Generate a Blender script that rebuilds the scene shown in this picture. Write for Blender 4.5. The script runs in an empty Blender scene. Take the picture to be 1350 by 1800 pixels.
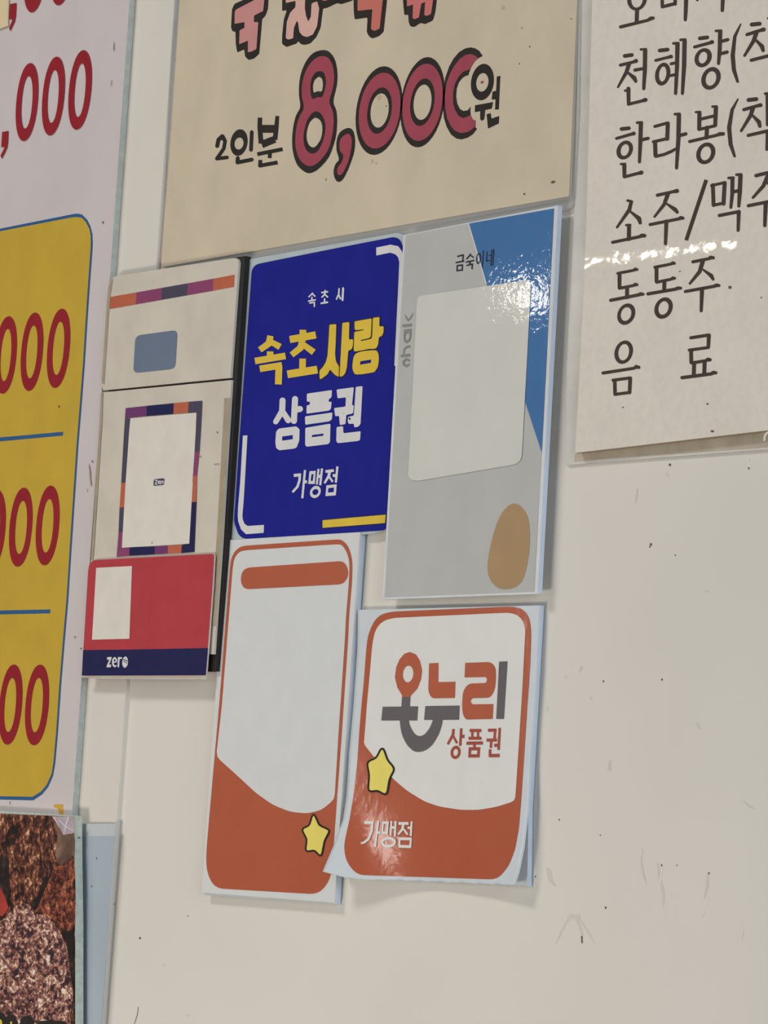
import bpy, bmesh, math, random
from mathutils import Vector, Matrix
from mathutils.geometry import tessellate_polygon

random.seed(7)
SC = bpy.context.scene
COL = SC.collection

# ------------------------------------------------------------------ camera
F_PX, YAW, PITCH, ROLL = 6879.6, -0.96343, -0.08646, 0.05519
DIST, ZC = 2.20, 1.62            # distance along the optical axis to the wall, height of the point looked at


def rot(y, p, r):
    B = Matrix(((1, 0, 0), (0, 0, -1), (0, 1, 0)))
    cy, sy, cp, sp, cr, sr = math.cos(y), math.sin(y), math.cos(p), math.sin(p), math.cos(r), math.sin(r)
    Ry = Matrix(((cy, 0, -sy), (0, 1, 0), (sy, 0, cy)))
    Rp = Matrix(((1, 0, 0), (0, cp, -sp), (0, sp, cp)))
    Rr = Matrix(((cr, -sr, 0), (sr, cr, 0), (0, 0, 1)))
    return Rr @ Rp @ Ry @ B


M3 = rot(YAW, PITCH, ROLL)       # world -> camera (x right, y down, z forward); wall is the plane y = 0
FWD = M3[2].copy()
EYE = Vector((0, 0, ZC)) - FWD * DIST
cam_data = bpy.data.cameras.new('camera')
cam_data.sensor_fit = 'AUTO'
cam_data.sensor_width = 36.0
cam_data.lens = F_PX / 1800 * 36.0
cam_data.clip_start = 0.05
cam = bpy.data.objects.new('camera', cam_data)
COL.objects.link(cam)
R = Matrix((M3[0], -M3[1], -M3[2])).transposed()
cam.matrix_world = Matrix.Translation(EYE) @ R.to_4x4()
SC.camera = cam


def ray(px, py):
    return (M3.transposed() @ Vector(((px - 675) / F_PX, (py - 900) / F_PX, 1.0))).normalized()


def W(px, py, d=0.0):
    """photo pixel -> point of the plane d millimetres in front of the wall"""
    r = ray(px, py)
    t = (-d / 1000.0 - EYE.y) / r.y
    return EYE + r * t


def mirror(px, py, dist):
    """where a lamp stands whose mirror image in the wall plane shows at this pixel"""
    p = W(px, py)
    r = ray(px, py)
    return p + Vector((r.x, -r.y, r.z)) * dist


# ------------------------------------------------------------------ world, lamps, exposure
SC.view_settings.view_transform = 'Standard'
SC.view_settings.look = 'None'
SC.view_settings.gamma = 1.0
SC.view_settings.use_curve_mapping = False
SC.view_settings.exposure = -0.60
wd = bpy.data.worlds.new('room_light')
SC.world = wd
wd.use_nodes = True
bg = wd.node_tree.nodes['Background']
bg.inputs['Color'].default_value = (0.90, 0.95, 1.0, 1)
bg.inputs['Strength'].default_value = 0.17


def area(name, loc, target, sx, sy, power, color, up=None):
    l = bpy.data.lights.new(name, 'AREA')
    l.shape = 'RECTANGLE'
    l.size, l.size_y, l.energy, l.color = sx, sy, power, color
    o = bpy.data.objects.new(name, l)
    COL.objects.link(o)
    loc, target = Vector(loc), Vector(target)
    z = (loc - target).normalized()
    x = (Vector(up) if up else Vector((0, 0, 1)).cross(z)).normalized()
    y = z.cross(x).normalized()
    x = y.cross(z)
    o.matrix_world = Matrix.Translation(loc) @ Matrix((x, y, z)).transposed().to_4x4()
    return o


# ceiling lamp panel above and to the left, warm; a shop-front window to the right, cool; a far fluorescent tube to the left
area('ceiling_lamp', (-1.0, -1.75, 3.6), (0, 0, 1.55), 0.8, 0.3, 42, (1.0, 0.972, 0.94))
area('shop_window', (3.2, -1.0, 1.9), (0.1, 0, 1.6), 1.4, 1.4, 62, (0.76, 0.87, 1.0))
area('low_fill_light', (-0.15, -1.3, 0.8), (0.0, 0, 1.45), 0.5, 0.3, 11.5, (1.0, 0.93, 0.84))  # added warm fill from below, brightens the lower part of the wall
ta, tb = mirror(1030, 464, 3.6), mirror(1292, 433, 3.6)
area('fluorescent_tube', (ta + tb) / 2, (0.1, 0, 1.66), (ta - tb).length, 0.004, 0.35, (1.0, 0.94, 0.78), up=(ta - tb))
area('sticker_glare_light', W(655, 1470) + Vector((-0.715, -0.692, 0.10)) * 3.0, (0.0, 0, 1.5), 0.30, 0.22, 6, (1.0, 0.93, 0.85))  # added source, placed to throw glare on the curled sticker
area('card_glint_light', mirror(948, 522, 3.4), (0.1, 0, 1.66), 0.03, 0.03, 0.35, (1.0, 0.95, 0.90))  # added small source, set at the mirror point so the silver card glints


# ------------------------------------------------------------------ materials
K_LIGHT = 0.66


def lin(c):
    c /= 255.0
    return c / 12.92 if c <= 0.04045 else ((c + 0.055) / 1.055) ** 2.4


MATS = {}


def mat(name, rgb, rough=0.55, spec=0.3, mottle=0.04, scale=60.0, coat=0.0, coat_rough=0.12, bump=0.0, bump_scale=90.0, alpha=1.0, patchy=0.0):
    if name in MATS:
        return MATS[name]
    m = bpy.data.materials.new(name)
    m.use_nodes = True
    nt = m.node_tree
    p = nt.nodes['Principled BSDF']
    base = [min(0.95, lin(c) / K_LIGHT) for c in rgb]
    tc = nt.nodes.new('ShaderNodeTexCoord')
    n = nt.nodes.new('ShaderNodeTexNoise')
    n.inputs['Scale'].default_value = scale
    n.inputs['Detail'].default_value = 5
    nt.links.new(tc.outputs['Object'], n.inputs['Vector'])
    r = nt.nodes.new('ShaderNodeValToRGB')
    r.color_ramp.elements[0].position = 0.3
    r.color_ramp.elements[1].position = 0.7
    r.color_ramp.elements[0].color = [b * (1 - mottle) for b in base] + [1]
    r.color_ramp.elements[1].color = [min(0.97, b * (1 + mottle)) for b in base] + [1]
    nt.links.new(n.outputs['Fac'], r.inputs['Fac'])
    nt.links.new(r.outputs['Color'], p.inputs['Base Color'])
    p.inputs['Roughness'].default_value = rough
    p.inputs['Specular IOR Level'].default_value = spec
    p.inputs['Coat Weight'].default_value = coat
    p.inputs['Coat Roughness'].default_value = coat_rough
    p.inputs['Alpha'].default_value = alpha
    if patchy:          # film that clings in some places and not in others
        n3 = nt.nodes.new('ShaderNodeTexNoise')
        n3.inputs['Scale'].default_value = patchy
        n3.inputs['Detail'].default_value = 4
        nt.links.new(tc.outputs['Object'], n3.inputs['Vector'])
        mr = nt.nodes.new('ShaderNodeMapRange')
        mr.inputs['From Min'].default_value, mr.inputs['From Max'].default_value = 0.42, 0.62
        mr.inputs['To Min'].default_value, mr.inputs['To Max'].default_value = 0.02, coat
        nt.links.new(n3.outputs['Fac'], mr.inputs['Value'])
        nt.links.new(mr.outputs['Result'], p.inputs['Coat Weight'])
    if bump:
        b = nt.nodes.new('ShaderNodeBump')
        n2 = nt.nodes.new('ShaderNodeTexNoise')
        n2.inputs['Scale'].default_value = bump_scale
        n2.inputs['Detail'].default_value = 3
        nt.links.new(tc.outputs['Object'], n2.inputs['Vector'])
        nt.links.new(n2.outputs['Fac'], b.inputs['Height'])
        b.inputs['Strength'].default_value = 1.0
        b.inputs['Distance'].default_value = bump / 1000.0      # relief of the film in millimetres
        nt.links.new(b.outputs['Normal'], p.inputs['Coat Normal'])
    MATS[name] = m
    return m


wall_m = mat('painted_wall', (194, 189, 180), 0.6, 0.2, 0.025, 6)
trim_m = mat('painted_panel', (192, 186, 176), 0.55, 0.25, 0.03, 14)
board_w = mat('white_board_print', (180, 171, 170), 0.55, 0.25, 0.03, 20)
board_edge = mat('foam_board_edge', (160, 166, 160), 0.6, 0.2, 0.10, 200)
yellow_m = mat('yellow_print', (174, 144, 46), 0.5, 0.25, 0.05, 40)
red_m = mat('red_print', (130, 30, 38), 0.55, 0.12, 0.06, 60)
bline_m = mat('blue_line_print', (36, 78, 122), 0.5, 0.25)
gold_m = mat('gold_print', (178, 140, 45), 0.5)
note_m = mat('beige_paper', (196, 178, 142), 0.6)
cream_m = mat('cream_paper', (181, 168, 146), 0.5, 0.2, 0.06, 22)
ink_m = mat('black_ink', (42, 38, 36), 0.5, 0.1, 0.15, 120)
rose_m = mat('rose_ink', (142, 64, 76), 0.5, 0.12, 0.06, 60)
pink_m = [mat('pink_ink_a', (178, 122, 118)), mat('pink_ink_b', (192, 152, 140)), mat('pink_ink_c', (176, 98, 86)), mat('pink_ink_d', (180, 100, 95))]
dot_m = mat('red_dot', (130, 62, 50))
menu_m = mat('laminated_menu_paper', (197, 189, 177), 0.5, 0.2, 0.03, 30, 0.75, 0.018, 0.011, 150, patchy=190)
menu_ink = mat('brown_ink', (60, 48, 43), 0.5, 0.2, 0.08, 90, 0.75, 0.018, 0.011, 150, patchy=190)
margin_m = mat('laminate_margin', (184, 181, 174), 0.4, 0.3, 0.06, 60, 0.3, 0.08, 0.02, 90)
tan_m = mat('tan_tape', (146, 134, 112), 0.5, 0.3, 0.08, 120)
zwhite_m = mat('worn_white_sheet', (182, 174, 160), 0.5, 0.3, 0.06, 40)
qrwhite_m = mat('white_label', (196, 190, 178), 0.5, 0.3)
navy_m = mat('navy_print', (30, 30, 68), 0.5, 0.12, 0.08, 120)
slate_m = mat('dark_slate_print', (60, 56, 74), 0.4, 0.3, 0.08, 120)
orange_m = mat('brick_orange_print', (164, 84, 58), 0.45, 0.3, 0.06, 120)
magenta_m = mat('magenta_print', (120, 52, 90), 0.45, 0.3)
purple_m = mat('purple_print', (96, 42, 92), 0.45, 0.3)
gap_shade_m = mat('gap_shade_black', (40, 38, 36), 0.7, 0.2)
cardred_m = mat('card_red', (158, 54, 60), 0.5, 0.15, 0.05, 60)
deepblue_m = mat('deep_blue_print', (27, 31, 118), 0.55, 0.06, 0.05, 50)
white_m = mat('white_print', (192, 190, 188), 0.45, 0.25, 0.03, 60)
signyel_m = mat('sign_yellow', (196, 166, 54), 0.45, 0.25)
acryl_m = mat('pale_acrylic', (160, 170, 172), 0.25, 0.4, 0.05, 60)
silver_m = mat('silver_card', (162, 162, 158), 0.45, 0.25, 0.03, 40)
steel_m = mat('steel_blue_print', (56, 100, 146), 0.45, 0.2, 0.05, 40, 0.5, 0.03, 0.034, 280)
panel_m = mat('white_card_panel', (186, 184, 176), 0.45, 0.2, 0.02, 40, 0.3, 0.03, 0.034, 280)
gray_m = mat('grey_letter', (122, 119, 115), 0.4)
dkgray_m = mat('charcoal_print', (88, 82, 84), 0.45, 0.25)
ochre_m = mat('ochre_print', (150, 122, 88), 0.45)
orr_m = mat('burnt_orange_print', (156, 76, 48), 0.4, 0.3, 0.03, 60)
orr_gloss = mat('burnt_orange_film', (156, 76, 48), 0.45, 0.2, 0.03, 60, 0.4, 0.12, 0.12, 170)
paper_m = mat('white_paper', (188, 189, 187), 0.45, 0.3, 0.02, 60)
film_paper = mat('white_sticker_paper', (182, 187, 190), 0.45, 0.2, 0.02, 60, 0.25, 0.12, 0.08, 120)
film_white = mat('white_sticker_print', (196, 195, 190), 0.4, 0.3, 0.02, 60)
star_m = mat('star_yellow', (206, 190, 92), 0.45)
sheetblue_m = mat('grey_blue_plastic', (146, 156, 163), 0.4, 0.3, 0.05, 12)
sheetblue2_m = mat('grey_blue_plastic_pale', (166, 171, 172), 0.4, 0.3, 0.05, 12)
speck_m = mat('dirt', (88, 78, 66), 0.8)
scuff_m = mat('scuff', (184, 179, 170), 0.7)
scuffw_m = mat('chipped_paint', (204, 200, 192), 0.7)
hook_m = mat('white_plastic', (206, 200, 186), 0.35)


def clear_mat():
    m = bpy.data.materials.new('clear_plastic')
    m.use_nodes = True
    nt = m.node_tree
    nt.nodes.clear()
    out = nt.nodes.new('ShaderNodeOutputMaterial')
    tr = nt.nodes.new('ShaderNodeBsdfTransparent')
    pr = nt.nodes.new('ShaderNodeBsdfPrincipled')
    pr.inputs['Base Color'].default_value = (0.62, 0.62, 0.60, 1)
    pr.inputs['Roughness'].default_value = 0.15
    mx = nt.nodes.new('ShaderNodeMixShader')
    mx.inputs[0].default_value = 0.38
    nt.links.new(tr.outputs[0], mx.inputs[1])
    nt.links.new(pr.outputs[0], mx.inputs[2])
    nt.links.new(mx.outputs[0], out.inputs[0])
    return m


clear_m = clear_mat()


# ------------------------------------------------------------------ outline helpers (in pixels of the photograph)
def crop(x0, y0, s):
    def f(pts):
        return [(x0 + p[0] / s, y0 + p[1] / s) for p in pts]
    f.s = s
    f.o = (x0, y0)
    return f


def smooth(pts, n=4):
    out = []
    k = len(pts)
    for i in range(k):
        p0, p1, p2, p3 = (Vector(pts[(i + j) % k]) for j in (-1, 0, 1, 2))
        for a in range(n):
            t = a / n
            q = 0.5 * (2 * p1 + (p2 - p0) * t + (2 * p0 - 5 * p1 + 4 * p2 - p3) * t * t + (3 * p1 - p0 - 3 * p2 + p3) * t ** 3)
            out.append((q.x, q.y))
    return out


def rounded(pts, r, n=4):
    """polygon with its corners rounded"""
    out = []
    k = len(pts)
    for i in range(k):
        a, b, c = Vector(pts[i - 1]), Vector(pts[i]), Vector(pts[(i + 1) % k])
        r1, r2 = min(r, (a - b).length * .45), min(r, (c - b).length * .45)
        p, q = b + (a - b).normalized() * r1, b + (c - b).normalized() * r2
        for j in range(n + 1):
            t = j / n
            v = p * (1 - t) ** 2 + b * 2 * t * (1 - t) + q * t * t
            out.append((v.x, v.y))
    return out


def E(cx, cy, w, h, dx, n=36, p=2.0):
    r = dx / w
    s = math.sqrt(1 - r * r)
    out = []
    for i in range(n):
        t = 2 * math.pi * i / n
        c, q = math.cos(t), math.sin(t)
        c = math.copysign(abs(c) ** (2 / p), c)
        q = math.copysign(abs(q) ** (2 / p), q)
        out.append((cx + w * (s * c + r * q), cy - h * q))
    return out


def ring(o, i):
    return (E(*o), [E(*i)])


def S(pts, w=None, cap='r'):
    """a pen stroke: list of closed outlines; points are (x, y) or (x, y, width)"""
    P = [Vector(p[:2]) for p in pts]
    Wd = [(p[2] if len(p) > 2 else w) / 2 for p in pts]
    sh = []
    for i in range(len(P) - 1):
        t = P[i + 1] - P[i]
        n = Vector((-t.y, t.x)).normalized()
        a, b = Wd[i], Wd[i + 1]
        sh.append(([tuple(P[i] + n * a), tuple(P[i + 1] + n * b), tuple(P[i + 1] - n * b), tuple(P[i] - n * a)], []))
    for i in range(len(P)):
        if cap == 'r' or 0 < i < len(P) - 1:
            sh.append(([(P[i].x + Wd[i] * math.cos(k * math.pi / 6), P[i].y + Wd[i] * math.sin(k * math.pi / 6)) for k in range(12)], []))
    return sh


def outline(pts, w):
    pts = list(pts)
    return S(pts + pts[:1], w)


def mapped(f, shapes):
    return [(f(o), [f(h) for h in hs]) for o, hs in shapes]


def many(f, *items, cap='r', w=None):
    """mixture of strokes (lists of points), outline tuples (outer, holes) and shape lists -> shapes in pixels"""
    out = []
    for it in items:
        if isinstance(it, tuple) and isinstance(it[1], list):
            out.append(it)
        elif isinstance(it, tuple):
            out += S(it[0], it[1], cap)
        elif isinstance(it[0], tuple) and isinstance(it[0][0], (list,)):
            out += it
        else:
            out += S(it, w, cap)
    return mapped(f, out)


# ------------------------------------------------------------------ mesh helpers
def tri2d(o, hs):
    loops = [[Vector((x, y, 0)) for x, y in l] for l in [o] + list(hs)]
    flat = [(v.x, v.y) for l in loops for v in l]
    return flat, tessellate_polygon(loops)


def link(name, me, m, parent):
    me.materials.append(m)
    o = bpy.data.objects.new(name, me)
    COL.objects.link(o)
    if parent:
        o.parent = parent
        o.matrix_parent_inverse = parent.matrix_world.inverted()
    return o


def face_front(bm):
    for f in bm.faces:
        f.normal_update()
        if f.normal.y > 0:
            f.normal_flip()


def flat(name, parent, m, shapes, d, warp=None, fine=9.0):
    """flat print: shapes (in pixels) lying d mm in front of the wall, or on a curled sheet (warp)"""
    bm = bmesh.new()
    for k, (o, hs) in enumerate(shapes):
        v2, tris = tri2d(o, hs)
        vs = [bm.verts.new((x, y, (k % 24) * 0.002)) for x, y in v2]      # overlapping strokes of ink lie a hair above one another
        for t in tris:
            try:
                bm.faces.new([vs[i] for i in t])
            except ValueError:
                pass
    if warp:
        for _ in range(7):
            es = [e for e in bm.edges if e.calc_length() > fine]
            if not es:
                break
            bmesh.ops.subdivide_edges(bm, edges=es, cuts=1)
            bmesh.ops.triangulate(bm, faces=bm.faces[:])
    for v in bm.verts:
        v.co = warp(v.co.x, v.co.y, d + v.co.z) if warp else W(v.co.x, v.co.y, d + v.co.z)
    face_front(bm)
    me = bpy.data.meshes.new(name)
    bm.to_mesh(me)
    bm.free()
    if warp:
        for p in me.polygons:
            p.use_smooth = True
    o = link(name, me, m, parent)
    return o


def plate(name, parent, m, pts, d0, d1, edge=None, bev=0.0, holes=()):
    """a board whose front, d1 mm from the wall, shows as this outline; its back is d0 mm from the wall"""
    bm = bmesh.new()
    front = [bm.verts.new(W(x, y, d1)) for x, y in pts]
    off = Vector((0, (d1 - d0) / 1000.0, 0))
    v2, tris = tri2d(pts, [])
    back = [bm.verts.new(v.co + off) for v in front]
    n = len(front)
    for t in tris:
        bm.faces.new([front[i] for i in t])
        bm.faces.new([back[i] for i in t])
    nf = len(bm.faces)
    for i in range(n):
        j = (i + 1) % n
        f = bm.faces.new((front[i], front[j], back[j], back[i]))
        f.material_index = 1 if edge else 0
    bmesh.ops.recalc_face_normals(bm, faces=bm.faces[:])
    if bev:
        bm.normal_update()
        es = [e for e in bm.edges if len(e.link_faces) == 2 and e.calc_face_angle(0) > 1.2 and e.verts[0] in front and e.verts[1] in front]
        bmesh.ops.dissolve_limit(bm, angle_limit=0.01, verts=bm.verts[:], edges=[e for e in bm.edges if e not in es])
        es = [e for e in bm.edges if e.is_valid and len(e.link_faces) == 2 and e.calc_face_angle(0) > 1.2 and
              all(abs(v.co.y + d1 / 1000.0) < 1e-6 for v in e.verts)]
        bmesh.ops.bevel(bm, geom=es, offset=bev / 1000.0, segments=2, affect='EDGES', profile=0.5)
    me = bpy.data.meshes.new(name)
    bm.to_mesh(me)
    bm.free()
    o = link(name, me, m, parent)
    if edge:
        me.materials.append(edge)
    return o


def thing(name, label, cat, px, py, group=None):
    o = bpy.data.objects.new(name, None)
    o.empty_display_size = 0.02
    o.location = W(px, py, 0)
    COL.objects.link(o)
    bpy.context.view_layer.update()
    o['label'], o['category'] = label, cat
    if group:
        o['group'] = group
    return o


EPS = 0.12

# ------------------------------------------------------------------ the setting
def wall_box(name, x0, x1, z0, z1, d0, d1, m, parent=None):
    bm = bmesh.new()
    bmesh.ops.create_cube(bm, size=1)
    for v in bm.verts:
        v.co = Vector((x0 if v.co.x < 0 else x1, (-d1 if v.co.y < 0 else -d0) / 1000.0, z0 if v.co.z < 0 else z1))
    me = bpy.data.meshes.new(name)
    bm.to_mesh(me)
    bm.free()
    o = link(name, me, m, parent)
    return o


wall = wall_box('wall_back', -3.0, 2.6, 0.0, 2.8, -120, 0, wall_m)
wall['kind'] = 'structure'
DT = 3.0
trim = plate('trim_1', None, trim_m, [(-1200, -2600), (487, -2600), (487 - 0.0, -2590), (306, 0), (291, 235), (220, 1210), (178, 1800), (28, 3900), (-1200, 3900)], 0.0, DT, None, 0.5)
trim['kind'] = 'structure'

# dirt, scratches and hairs on the wall
sp = []
for x, y, r in [(1144, 957, 2.6), (1142, 961, 1.6), (1187, 976, 1.4), (1060.5, 1197.5, 1.8), (1163.5, 1194.5, 2.0), (1064.5, 1595.5, 2.2), (983, 1441, 1.6), (246, 1649, 2.2),
                (1177.5, 817, 2.6), (1055, 1468, 1.2), (1163, 1521, 1.8), (1246, 1535, 1.8), (1190, 1521, 1.2), (941, 1541, 1.6), (201, 1589, 1.6), (1316, 823, 2.0), (187, 1312, 1.6),
                (192, 1345, 1.4), (330, 1610, 1.2)]:
    sp.append((E(x, y, r * .75, r, 0, 8), []))
sp += S([(1022.5, 1646), (1023, 1657)], 2.2)
sp += S([(243, 1770, .8), (241, 1785, 1.0), (236, 1800, .6)], 1)
o = flat('dirt_specks', wall, speck_m, sp, DT + .2 if False else 0.15)
o['kind'] = 'stuff'
sc = []
for st in ([(1005, 1608, 4), (993, 1625, 4), (985, 1642, 3), (976, 1660, 1)], [(1012, 1612, 5), (1020, 1630, 4), (1024, 1645, 3)], [(1018, 1614, 3), (1035, 1640, 3), (1045, 1658, 1)], [(1000, 1612, 7), (1016, 1611, 8)],
           [(1129, 1492, 1), (1127, 1515, 3), (1130, 1535, 4), (1136, 1553, 1)], [(1156, 1518, 3), (1159, 1540, 5), (1166, 1570, 5), (1166, 1596, 1)], [(1244, 1534, 3), (1243, 1560, 5), (1238, 1580, 2)],
           [(1072, 1338, 5), (1071, 1352, 6)], [(962.5, 1243, 3), (962, 1250, 3)], [(1022, 1172, 4), (1019, 1181, 3)], [(996, 1188, 3), (994, 1192, 3)], [(1038, 1224, 2), (1040, 1231, 3)],
           [(1225, 1272, 5), (1230, 1280, 4)], [(964, 1530, 9), (968, 1548, 8), (975, 1556, 4)], [(1172, 833, 4), (1174, 837, 3)], [(1245, 1040, 3), (1240, 1039, 3)], [(1120, 860, 3), (1117, 884, 2)],
           [(1307, 1408, 3), (1318, 1418, 4), (1325, 1421, 2)], [(360, 1682, 2), (361, 1683, 2)], [(287, 1696, 4), (288, 1697, 4)], [(330, 1785, 4), (331, 1786, 3)]):
    sc += S(st)
o = flat('scuff_marks', wall, scuff_m, sc, 0.05)
o['kind'] = 'stuff'
cp = S([(1163.5, 1527, 2.2), (1162, 1540, 2.2), (1160, 1553, 1.5)]) + S([(1246, 1577, 1.5), (1243, 1592, 1)]) + S([(1237.5, 1601, 3), (1232, 1613, 1.5)]) + \
    S([(1305.5, 1622, 2), (1306, 1636, 2), (1303, 1652, 2)]) + S([(1292, 1657, 2), (1298, 1665, 1.5)]) + S([(1315, 806, 4), (1316, 808, 3)]) + S([(1316, 815, 2), (1318, 821, 3)])
o = flat('paint_chips', wall, scuffw_m, cp, 0.1)
o['kind'] = 'stuff'

# ------------------------------------------------------------------ large price board on the left
D0, D1 = DT + 0.3, DT + 4.6
pb = thing('price_board', 'large white price board with red numerals and a yellow lower field, at the left edge', 'sign', 60, 1427)
plate('board', pb, board_w, [(-900, -2000), (369, -2000), (227.7, 0), (126.8, 1427), (121, 1510), (-900, 1540)], D0, D1, board_edge)
C6 = crop(0, 0, 6)
G5 = crop(0, 360, 5)
outer = [(-900, 603), (0, 402), (130, 376), (136, 375.6), (144, 377), (153, 386), (159, 398), (162.4, 412), (163, 428), (162.5, 440), (158, 500), (154, 560), (149, 640), (144, 705),
         (138, 780), (132, 870), (126, 960), (120, 1055), (113.8, 1126), (107.3, 1206), (101.8, 1288), (97, 1342), (93.2, 1364), (84.5, 1383.7), (73.7, 1396.7), (58.5, 1406.8), (0, 1405.4), (-900, 1370)]
inner = [(-900, 610), (0, 406.5), (128, 381.8), (136, 381.6), (144, 383), (151, 390.5), (157, 402), (159.4, 414), (159.6, 428), (159, 440), (154.8, 500), (150.8, 560), (145.8, 640), (140.8, 705),
         (134.8, 780), (128.8, 870), (122.8, 960), (116.8, 1055), (110.6, 1126), (104.1, 1206), (98.6, 1288), (94, 1340), (90.4, 1361), (82, 1379.5), (72, 1391.5), (57, 1400.6), (0, 1399.6), (-900, 1364)]
flat('panel_border', pb, bline_m, [(outer, [])], D1 + EPS)
flat('yellow_field', pb, yellow_m, [(inner, [])], D1 + 2 * EPS)
YL = crop(0, 700, 5)
YB = crop(0, 1050, 4.615)
flat('divider_line', pb, bline_m, [(YL([(-900, 425), (0, 345), (554, 295), (552, 328), (0, 379), (-900, 460)]), [])], D1 + 3 * EPS)
flat('divider_line', pb, bline_m, [(YB([(-900, 115), (0, 107), (408, 98), (406, 130), (0, 138), (-900, 146)]), [])], D1 + 3 * EPS)


def digits(f, lst, name='digit'):
    for o_, i_ in lst:
        flat(name, pb, red_m, mapped(f, [(E(*o_, 44, 2.12), [E(*i_, 36, 2.12)])]), D1 + 4 * EPS)


digits(C6, [((284, 1076, 118.5, 411, 36), (283, 1079, 60, 277, 20)), ((562, 1013, 120, 415, 37), (559, 1017, 60, 280, 20)), ((843, 948, 123, 419, 38), (842, 951, 61, 283, 22)),
            ((369, -280, 120, 410, 36), (369, -277, 60, 276, 20)), ((650, -358, 121, 413, 36), (650, -355, 60, 279, 20)), ((930, -436, 123, 416, 37), (930, -433, 61, 281, 20))])
for pts in ([(22, 1392), (88, 1381), (83, 1500), (75, 1560), (20, 1675), (5, 1640), (48, 1552), (12, 1550)], [(107, 42), (173, 31), (166, 170), (155, 230), (108, 330), (95, 292), (132, 205), (97, 203)]):
    flat('comma', pb, red_m, [(C6(pts), [])], D1 + 4 * EPS)
Y1 = crop(0, 530, 9.643)
digits(Y1, [((991, 793, 197, 672, 60), (988, 793, 100, 453, 36)), ((541, 851, 191, 664, 55), (537, 854, 98, 449, 35)), ((95, 906, 190, 656, 54), (98, 907, 93, 443, 34))])
digits(YL, [((418, 1118, 104, 350, 28), (417, 1121, 53, 236, 17)), ((182, 1133, 103, 347, 28), (184, 1135, 53, 234, 17)), ((-52, 1148, 102, 345, 27), (-52, 1150, 52, 232, 17))])
digits(YB, [((300, 873, 97, 327, 25), (298, 874, 50, 221, 17)), ((86, 870, 95, 325, 27), (82, 873, 49, 220, 17)), ((-130, 868, 94, 323, 27), (-132, 871, 48, 218, 17))])
flat('lettering', pb, gold_m, [(YB([(437, 1680), (510, 1680), (518, 1790), (475, 1790), (478, 1730), (458, 1705), (437, 1705)]), [])], D1 + EPS)
o = flat('dirt_specks', pb, speck_m, [(E(103.5, 714.5, 1.5, 1.8, 0, 8), []), (E(131.5, 1120, 1.2, 1.4, 0, 8), []), (E(142, 1140, 1.3, 1.2, 0, 8), []), (E(180.5, 391, 1, 2.5, 0, 8), []), (E(162, 811, 1.5, 1.5, 0, 8), []),
                                       (E(195.5, 146, .9, 7, 2 * .4, 8), []), (E(200, 82, .7, 9, .3, 8), []), (E(17, 1411, .6, 3, .2, 8), [])], D1 + 5 * EPS)
o['kind'] = 'stuff'
o = flat('rust_stain', pb, mat('rust', (150, 128, 98), .7), S([(156, 816, 1), (158, 830, 2), (158.5, 842, 1.4), (160, 853, 1.8)]) + S([(153, 860, 1), (153, 864, 1)]), D1 + 5 * EPS)
o['kind'] = 'stuff'

note = plate('paper_note', None, note_m, [(-60, -60), (16.6, -60), (13.5, 45), (0, 50.5), (-60, 68)], D1 + .5, D1 + 1.2)
note['label'], note['category'] = 'small beige paper slip stuck on the price board in the top left corner', 'paper'

# ------------------------------------------------------------------ food photo board, bottom left
MB = crop(0, 1400, 4.5)
fb = thing('food_photo_board', 'foam board printed with a close-up photo of crusted meat patties, bottom left corner', 'sign', 60, 1800)
F0, F1 = D1 + .6, D1 + 6.2
plate('foam_board', fb, board_edge, MB([(-3600, -100), (0, 112), (588, 150), (590, 500), (597, 1000), (597, 1800), (600, 2600), (-3600, 2600)]), F0, F1, mat('foam_edge_pale', (176, 182, 170), .6, .2, .12, 260))


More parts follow.
